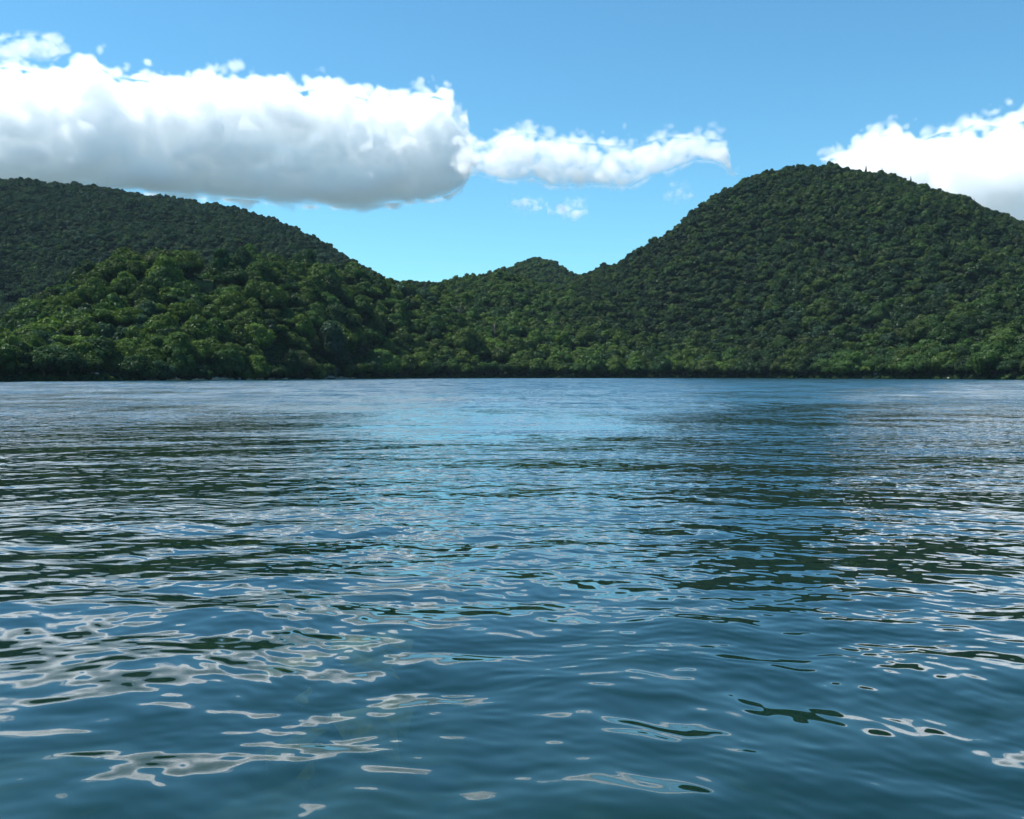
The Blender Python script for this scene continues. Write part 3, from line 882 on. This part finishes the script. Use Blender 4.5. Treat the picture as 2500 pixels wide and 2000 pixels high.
# ------------------------------------------------------------------ beach strips, stones and the boat
SAND = ground_material('sand', (0.24, 0.20, 0.13, 1), (0.42, 0.37, 0.27, 1), 0.8)
def beach():
    V, Fq = [], []
    rr = np.random.default_rng(3)
    for (a, b) in [(350, 394), (404, 442), (466, 575), (600, 645), (652, 704), (742, 872)]:
        n = max(6, int((b - a) / 3))
        o = len(V)
        for i in range(n):
            x = a + (b - a) * i / (n - 1)
            taper = math.sin(math.pi * i / (n - 1)) ** 0.5
            s = float(SHORE(x)) * math.hypot(1, (x - 1250) / F)
            w = (3.2 + rr.uniform(-0.8, 0.8)) * taper + 0.2
            hh = (0.75 + rr.uniform(-0.2, 0.3)) * taper
            for (d, z) in ((-0.8, -0.2), (0.6, hh * 0.25), (w * 0.6, hh * 0.6), (w + 1.5, hh * 1.35), (w + 3.5, hh * 1.3)):
                X, Y = polar(np.array([x]), np.array([s + d])); V.append((float(X[0]), float(Y[0]), z))
        for i in range(n - 1):
            for k in range(4):
                q = o + i * 5 + k
                Fq.append((q, q + 5, q + 6, q + 1))
    grid_mesh('beach', np.array(V), np.array(Fq), SAND, label='narrow strips of pale sandy beach under the left shore trees', cat='beach')
beach()
STONE = ground_material('stone', (0.22, 0.21, 0.18, 1), (0.42, 0.40, 0.36, 1), 1.5)
def rock(seed, sx, sy, sz, sub=3):
    v, f = ico(sub); r = np.random.default_rng(seed)
    P = v.copy(); 
    for _ in range(7):
        d = r.standard_normal(3); d /= np.linalg.norm(d); c = r.uniform(0.55, 0.85)
        t = P @ d; P -= np.clip(t - c, 0, None)[:, None] * d * 0.9
    P += 0.03 * np.sin(P[:, [1, 2, 0]] * 9 + seed)
    return P * np.array([sx, sy, sz]), f
def boulder(x, dback, s, lb, grp, seed, z=None, mat=None):
    P, f = rock(seed, s, s * 0.7, s * 0.55)
    o = mesh_obj('boulder', P, f, [mat or STONE])
    R = float(SHORE(x)) * math.hypot(1, (x - 1250) / F) + dback
    X, Y = polar(np.array([x]), np.array([R]))
    o.location = (float(X[0]), float(Y[0]), (0.25 * s + 0.15) if z is None else z)
    o.rotation_euler = (0, 0, seed * 1.7)
    tag(o, lb, 'rock', grp)
BG = 'pale stones at the far waterline'
boulder(236, 3.0, 1.0, 'white stone on the dark bank near the left edge', BG, 1, z=2.0)
boulder(362, 0.4, 0.7, 'pale stone at the left tip of the beach', BG, 2)
boulder(378, 0.8, 0.6, 'small pale stone on the leftmost strip of beach', BG, 3)
boulder(540, 0.3, 0.6, 'pale stone below the broad dome-shaped tree', BG, 4)
boulder(585, 0.2, 0.8, 'light stone in the gap right of the broad dome-shaped tree', BG, 5)
boulder(628, 0.2, 0.9, 'cream stone on the short strip of beach midway to the boat', BG, 6)
boulder(668, 0.2, 0.7, 'grey stone on the beach strip left of the boat', BG, 7)
boulder(782, 0.3, 0.8, 'bright stone just left of the boat', BG, 8)
boulder(842, 0.2, 0.7, 'low stone just right of the boat', BG, 9)
boulder(2315, -0.3, 0.8, 'lone tan stone at the waterline under the right hill', BG, 10)
boulder(2138, 2.5, 1.0, 'pale ledge of rock above the waterline under the right hill', BG, 11, z=2.2)

def boat():
    x = 806.0
    R = float(SHORE(x)) * math.hypot(1, (x - 1250) / F) - 1.6
    X, Y = polar(np.array([x]), np.array([R]))
    e = bpy.data.objects.new('boat', None); C.objects.link(e); e.location = (float(X[0]), float(Y[0]), 0.0)
    e.rotation_euler = (0, 0, math.radians(8))
    tag(e, 'small dark open boat with grey-teal canopy moored at the beach', 'boat')
    def plain(name, c, rough=0.5):
        m, n, l, out = mat_new(name)
        b = n.new('ShaderNodeBsdfPrincipled'); b.inputs['Roughness'].default_value = rough
        nz = n.new('ShaderNodeTexNoise'); nz.inputs['Scale'].default_value = 3.0
        r = n.new('ShaderNodeValToRGB'); r.color_ramp.elements[0].color = tuple(q * 0.75 for q in c) + (1,); r.color_ramp.elements[1].color = tuple(min(1, q * 1.2) for q in c) + (1,)
        l.new(nz.outputs['Fac'], r.inputs[0]); l.new(r.outputs[0], b.inputs['Base Color']); l.new(b.outputs[0], out.inputs['Surface'])
        return m
    hull_m, deck_m, can_m, met = plain('hull_paint', (0.03, 0.045, 0.05)), plain('thwart_wood', (0.25, 0.2, 0.14)), plain('canopy_cloth', (0.16, 0.27, 0.29), 0.8), plain('metal', (0.35, 0.36, 0.37), 0.35)
    st = np.linspace(-2.3, 2.3, 15)
    V, Fq = [], []
    prof = [(1.0, 1.0), (0.93, 0.45), (0.72, 0.05), (0.0, -0.12), (-0.72, 0.05), (-0.93, 0.45), (-1.0, 1.0)]
    for sgn, inset in ((0, 0.0), (1, 0.06)):
        for s in st:
            t = (s + 2.3) / 4.6
            hw = 0.78 * (1 - max(0, t - 0.45) ** 2 / 0.31) ** 0.8 * (0.9 + 0.1 * min(1, t * 4)) if t < 0.999 else 0.02
            sheer = 0.50 + 0.28 * max(0, t - 0.4) ** 1.5
            for (a, b) in prof:
                V.append((s * (1 - inset * 0.3), a * max(hw - inset, 0.01), b * sheer + (inset if b < 0.9 else 0)))
    n = len(prof)
    for layer in (0, 1):
        o = layer * len(st) * n
        for i in range(len(st) - 1):
            for k in range(n - 1):
                q = (o + i * n + k, o + i * n + k + 1, o + (i + 1) * n + k + 1, o + (i + 1) * n + k)
                Fq.append(q if layer == 0 else q[::-1])
    o2 = len(st) * n
    for i in range(len(st) - 1):
        for k in (0, n - 1):
            q = (i * n + k, (i + 1) * n + k, o2 + (i + 1) * n + k, o2 + i * n + k)
            Fq.append(q if k else q[::-1])
    Fq.append(tuple(range(n))); 
    mesh_obj('hull', V, Fq, [hull_m], e)
    def box(name, c, s, m, parent=e):
        bm = bmesh.new(); bmesh.ops.create_cube(bm, size=1)
        bmesh.ops.scale(bm, vec=s, verts=bm.verts); bmesh.ops.bevel(bm, geom=bm.edges[:], offset=min(s) * 0.2, segments=2, affect='EDGES')
        bmesh.ops.translate(bm, vec=c, verts=bm.verts)
        me = bpy.data.meshes.new(name); bm.to_mesh(me); bm.free(); me.materials.append(m)
        o = bpy.data.objects.new(name, me); C.objects.link(o); o.parent = parent
        return o
    box('seat', (-1.3, 0, 0.36), (0.28, 1.3, 0.05), deck_m); box('seat', (-0.2, 0, 0.36), (0.28, 1.35, 0.05), deck_m)
    mo = box('outboard_motor', (-2.45, 0, 0.62), (0.34, 0.3, 0.42), met); box('shaft', (-2.47, 0, 0.15), (0.1, 0.08, 0.6), met, mo)
    for sx in (-0.9, 1.0):
        for sy in (-0.62, 0.62):
            v, f = tube([(sx, sy, 0.45), (sx, sy * 0.92, 1.25)], [0.025, 0.022], 6); mesh_obj('canopy_post', v, f, [met], e)
    V, Fq = [], []
    for i in range(9):
        for j in range(9):
            a, b = i / 8 * 2 - 1, j / 8 * 2 - 1
            V.append((0.05 + a * 1.15, b * 0.72, 1.27 + 0.12 * (1 - b * b) + 0.02 * math.sin(i * 2.1)))
    q = quads(9, 9); V2 = [(a, b, c - 0.03) for a, b, c in V]
    mesh_obj('canopy', V + V2, [tuple(x) for x in q.tolist()] + [tuple(y + 81 for y in x[::-1]) for x in q.tolist()] +
             [(j, j + 1, j + 82, j + 81) for j in range(8)] + [(72 + j + 1, 72 + j, 153 + j, 154 + j) for j in range(8)] +
             [((i + 1) * 9, i * 9, i * 9 + 81, (i + 1) * 9 + 81) for i in range(8)] + [(i * 9 + 8, i * 9 + 17, i * 9 + 98, i * 9 + 89) for i in range(8)], [can_m], e)
boat()

# ------------------------------------------------------------------ what one sees through the shallows: rocks furred with yellow weed
WEEDROCK = ground_material('weedy_rock', (0.03, 0.06, 0.02, 1), (0.55, 0.48, 0.05, 1), 3.0)
def slab(seed, sx, sy, sz):
    v, f = ico(1); r = np.random.default_rng(seed)
    P = v * (1 + 0.38 * r.standard_normal((len(v), 1)).clip(-1.2, 1.2))
    P = np.sign(P) * np.abs(P) ** 0.8
    return P * np.array([sx, sy, sz]), f
def sunk(x, y, depth, s, lb, seed, flat=0.4):
    u, w, v = direction(x, y)
    k = (CAM_H + depth) / -float(v)
    P, f = slab(seed, s[0], s[1], s[2])
    o = mesh_obj('submerged_rock', P, f, [WEEDROCK])
    o.location = (float(u) * k, float(w) * k, -depth)
    o.rotation_euler = (0.2, 0.15, seed)
    tag(o, lb, 'rock', 'weedy rocks under the shallow water')
sunk(905, 1790, 0.85, (0.42, 0.26, 0.16), 'largest yellow-green weedy rock seen underwater near the bottom left', 21)
sunk(960, 1762, 0.9, (0.26, 0.2, 0.14), 'yellowish sunken rock touching the largest one on its right', 22)
sunk(725, 1838, 0.85, (0.26, 0.16, 0.11), 'small pale yellow sunken rock left of the largest one', 23)
sunk(752, 1895, 0.8, (0.10, 0.08, 0.06), 'tiny yellow stone underwater below the small pale sunken rock', 24)

# ------------------------------------------------------------------ clouds: real volumes of droplets several kilometres off
def cloud_material():
    m, n, l, out = mat_new('cloud_droplets')
    v = n.new('ShaderNodeVolumePrincipled')
    v.inputs['Color'].default_value = (1.0, 1.0, 1.0, 1)
    v.inputs['Density'].default_value = CLOUD_EXT
    v.inputs['Anisotropy'].default_value = 0.2
    l.new(v.outputs[0], out.inputs['Volume'])
    return m
CLOUD_EXT = 0.023
CLOUD_MAT = cloud_material()

def volume_tree(res, lo, hi, mat):
    g = bpy.data.node_groups.new('cloud_volume', 'GeometryNodeTree')
    g.interface.new_socket('Geometry', in_out='INPUT', socket_type='NodeSocketGeometry')
    g.interface.new_socket('Geometry', in_out='OUTPUT', socket_type='NodeSocketGeometry')
    n, l = g.nodes, g.links
    gi, go = n.new('NodeGroupInput'), n.new('NodeGroupOutput')
    pos = n.new('GeometryNodeInputPosition')
    sep = n.new('ShaderNodeSeparateXYZ'); l.new(pos.outputs[0], sep.inputs[0])
    idx = []
    for a in range(3):
        m = n.new('ShaderNodeMapRange')
        m.inputs['From Min'].default_value = lo[a]; m.inputs['From Max'].default_value = hi[a]
        m.inputs['To Min'].default_value = 0; m.inputs['To Max'].default_value = res[a] - 1
        l.new(sep.outputs[a], m.inputs['Value'])
        r = n.new('ShaderNodeMath'); r.operation = 'ROUND'; l.new(m.outputs[0], r.inputs[0])
        idx.append(r)
    def ma(a, k, b):
        m = n.new('ShaderNodeMath'); m.operation = 'MULTIPLY_ADD'
        l.new(a.outputs[0], m.inputs[0]); m.inputs[1].default_value = k; l.new(b.outputs[0], m.inputs[2])
        return m
    i = ma(ma(idx[0], res[1], idx[1]), res[2], idx[2])
    na = n.new('GeometryNodeInputNamedAttribute'); na.data_type = 'FLOAT'; na.inputs['Name'].default_value = 'droplets'
    si = n.new('GeometryNodeSampleIndex'); si.data_type = 'FLOAT'; si.domain = 'POINT'
    l.new(gi.outputs[0], si.inputs['Geometry']); l.new(na.outputs[0], si.inputs['Value']); l.new(i.outputs[0], si.inputs['Index'])
    vc = n.new('GeometryNodeVolumeCube')
    l.new(si.outputs[0], vc.inputs['Density'])
    vc.inputs['Min'].default_value = lo; vc.inputs['Max'].default_value = hi
    for a, k in enumerate(('Resolution X', 'Resolution Y', 'Resolution Z')): vc.inputs[k].default_value = res[a]
    sm = n.new('GeometryNodeSetMaterial'); sm.inputs['Material'].default_value = mat
    l.new(vc.outputs[0], sm.inputs[0]); l.new(sm.outputs[0], go.inputs[0])
    return g

def make_cloud(label, top, bot, D, voxel=8.0, fat=200.0, seed=1, soft=1.0, thin=1.0, lump=1.0):
    """top, bot: outline of the cloud as (x, y) pixels of the frame, read at distance D; the body swells to real depth
    behind and before that outline, and heaps of round lobes of falling size are raised on its surface"""
    top, bot = np.array(top, float), np.array(bot, float)
    xm = (top[0, 0] + top[-1, 0]) / 2
    u, w, _ = direction(xm, 915)
    az = math.atan2(u, w)
    ca, sa = math.cos(az), math.sin(az)
    def loc(x, y):
        dx, dy, dz = direction(x, y)
        tx = dx * ca - dy * sa; ty = dx * sa + dy * ca
        return tx / ty * D, dz / ty * D
    TX, TZ = loc(top[:, 0], top[:, 1]); BX, BZ = loc(bot[:, 0], bot[:, 1])
    pad = 60 * min(1.0, fat / 100)
    lo = np.array([min(TX.min(), BX.min()) - pad, -fat - pad, BZ.min() * 0.96 - pad])
    hi = np.array([max(TX.max(), BX.max()) + pad, fat + pad, TZ.max() * 1.04 + pad])
    res = [int(math.ceil((hi[a] - lo[a]) / voxel)) + 1 for a in range(3)]
    hi = lo + (np.array(res) - 1) * voxel
    ax = [lo[a] + np.arange(res[a]) * voxel for a in range(3)]
    y = ax[1][None, :, None]; k_ = D / (D + y)
    x = ax[0][:, None, None] * k_; z = ax[2][None, None, :] * k_
    t = np.interp(x, TX, TZ); b = np.interp(x, BX, BZ)
    end = np.minimum(x - max(TX.min(), BX.min()), min(TX.max(), BX.max()) - x) * 0.85 + np.abs(np.sin(z * 0.045 + seed)) * 22
    H = np.minimum(np.minimum(t - z, (z - b)), end * 1.2)                        # how deep inside the outline
    H = H - 24 * fat / 200 * lump
    Hc = np.clip(H, 0, fat * 0.9)
    half = np.sqrt(np.clip(2 * fat * Hc - Hc ** 2, 0, None))                     # how far the body swells there
    v = np.minimum(H, (half - np.abs(y)) * 0.8)
    v = np.where(H < 0, H, v)
    f = fat / 200 * lump
    n0 = lattice_noise(res, [150 * fat / 200 / voxel, 190 * fat / 200 / voxel, 120 * fat / 200 / voxel], seed + 101, 1)
    n1 = lattice_noise(res, 74 * fat / 200 / voxel, seed + 2, 1)
    n2 = lattice_noise(res, 38 / voxel, seed + 3, 1)
    n3 = lattice_noise(res, 21 / voxel, seed + 4, 1)
    inner = np.clip(H / (55 * f + 1), 0.25, 1)
    base = np.clip((z - b) / (np.maximum(t - b, 1) * 0.30), 0.45, 1)            # flatter, smoother underside
    v = v + base * (inner * (np.abs(n0) - 0.72) * 100 * f * base + (np.abs(n1) - 0.8) * 84 * f * (0.4 + 0.6 * inner) + (np.abs(n2) - 0.8) * 26 * lump ** 0.5 + (np.abs(n3) - 0.8) * 11)
    den = np.clip((v + 6) / (15 * soft), 0, 1)
    den = den * (0.4 + 0.6 * np.clip(v / 50, 0, 1)) * thin
    for q in ((0, slice(None), slice(None)), (-1, slice(None), slice(None)), (slice(None), 0, slice(None)), (slice(None), -1, slice(None)), (slice(None), slice(None), 0), (slice(None), slice(None), -1)):
        den[q] = 0
    sp = ()
    me = bpy.data.meshes.new('cloud')
    nvt = int(np.prod(res))
    me.vertices.add(nvt)
    at = me.attributes.new('droplets', 'FLOAT', 'POINT')
    at.data.foreach_set('value', den.astype(np.float32).ravel())
    o = bpy.data.objects.new('cloud', me)
    C.objects.link(o)
    o.location = (math.sin(az) * D, math.cos(az) * D, CAM_H)
    o.rotation_euler = (0, 0, -az)
    md = o.modifiers.new('volume', 'NODES')
    md.node_group = volume_tree(res, tuple(lo), tuple(hi), CLOUD_MAT)
    me.materials.append(CLOUD_MAT)
    tag(o, label, 'cloud')
    print('cloud', res, nvt, len(sp))
    return o

make_cloud('long white cumulus bank with grey underside over the left hill',
    [(-420, 260), (-300, 180), (-150, 190), (-60, 160), (20, 152), (60, 160), (120, 172), (150, 180), (190, 158), (235, 150), (290, 178), (350, 184),
     (400, 195), (470, 192), (530, 172), (560, 182), (620, 182), (655, 205), (700, 192), (730, 215), (780, 202), (850, 220), (915, 236),
     (930, 222), (945, 240), (1000, 238), (1060, 224), (1090, 232), (1104, 250), (1110, 272), (1140, 290), (1150, 340), (1153, 400)],
    [(-420, 440), (0, 470), (300, 478), (500, 490), (620, 500), (700, 510), (800, 514), (900, 512), (1000, 502), (1060, 498), (1100, 485), (1130, 462), (1142, 440), (1153, 405)],
    5200, voxel=8, seed=11, fat=170, soft=0.9)
make_cloud('ragged white cloud tail reaching right over the valley',
    [(1120, 330), (1160, 350), (1200, 345), (1225, 328), (1260, 318), (1310, 320), (1350, 330), (1400, 342), (1450, 345), (1500, 350), (1560, 350),
     (1600, 335), (1640, 328), (1690, 332), (1740, 335), (1775, 340), (1782, 380), (1784, 420)],
    [(1120, 440), (1160, 430), (1200, 440), (1250, 448), (1300, 440), (1340, 460), (1400, 462), (1450, 458), (1540, 462), (1580, 440), (1640, 420), (1700, 396), (1740, 400), (1765, 410), (1784, 430)],
    5000, voxel=6, seed=21, fat=90, soft=1.5, thin=0.6)
make_cloud('white cumulus rising behind the shoulder of the right hill',
    [(2015, 385), (2030, 375), (2065, 380), (2095, 350), (2120, 322), (2150, 322), (2185, 310), (2205, 340), (2245, 336), (2300, 312), (2350, 308), (2380, 290), (2440, 297), (2480, 286), (2540, 280), (2700, 320), (2800, 430)],
    [(2015, 392), (2050, 430), (2100, 500), (2300, 560), (2500, 590), (2700, 560), (2800, 460)],
    5200, voxel=8, seed=31, fat=170, soft=0.9)

make_cloud('torn wispy scrap of cloud above the left end of the cloud bank',
    [(-80, 130), (-40, 100), (0, 92), (45, 84), (90, 82), (130, 96), (152, 116), (160, 125)],
    [(-80, 150), (0, 150), (40, 158), (90, 150), (130, 150), (160, 132)], 4800, voxel=4, seed=41, fat=60, soft=2.0, thin=0.5)
make_cloud('small flat puff of cloud over the small peak',
    [(1244, 500), (1262, 490), (1290, 488), (1310, 494), (1330, 504)], [(1244, 506), (1280, 522), (1310, 520), (1330, 510)], 5200, voxel=4, seed=42, fat=30, soft=2.0, thin=0.7, lump=0.8)
make_cloud('small ragged puff of cloud right of the flat puff over the small peak',
    [(1346, 512), (1370, 500), (1395, 488), (1412, 490), (1426, 508)], [(1346, 518), (1380, 536), (1405, 540), (1426, 520)], 5200, voxel=4, seed=43, fat=36, soft=2.0, thin=0.7, lump=0.8)
make_cloud('faint puff of cloud under the tip of the ragged cloud tail',
    [(1626, 478), (1640, 456), (1662, 452), (1685, 462), (1694, 476)], [(1626, 484), (1650, 496), (1675, 494), (1694, 480)], 5200, voxel=4, seed=44, fat=30, soft=2.5, thin=0.4, lump=0.8)

# ------------------------------------------------------------------ the air between here and the far hills
def build_haze():
    m, n, l, out = mat_new('haze')
    v = n.new('ShaderNodeVolumePrincipled')
    v.inputs['Color'].default_value = (0.55, 0.78, 1.0, 1)
    v.inputs['Density'].default_value = 0.000026
    l.new(v.outputs[0], out.inputs['Volume'])
    x0, x1, y0, y1, z0, z1 = -1500, 1500, -60, 2000, -12, 290
    vv = [(x, y, z) for x in (x0, x1) for y in (y0, y1) for z in (z0, z1)]
    ff = [(0, 1, 3, 2), (4, 6, 7, 5), (0, 4, 5, 1), (2, 3, 7, 6), (0, 2, 6, 4), (1, 5, 7, 3)]
    o = mesh_obj('haze', vv, ff, [m])
    tag(o, 'thin blue haze over the lake and hills', 'haze', kind='stuff')
build_haze()
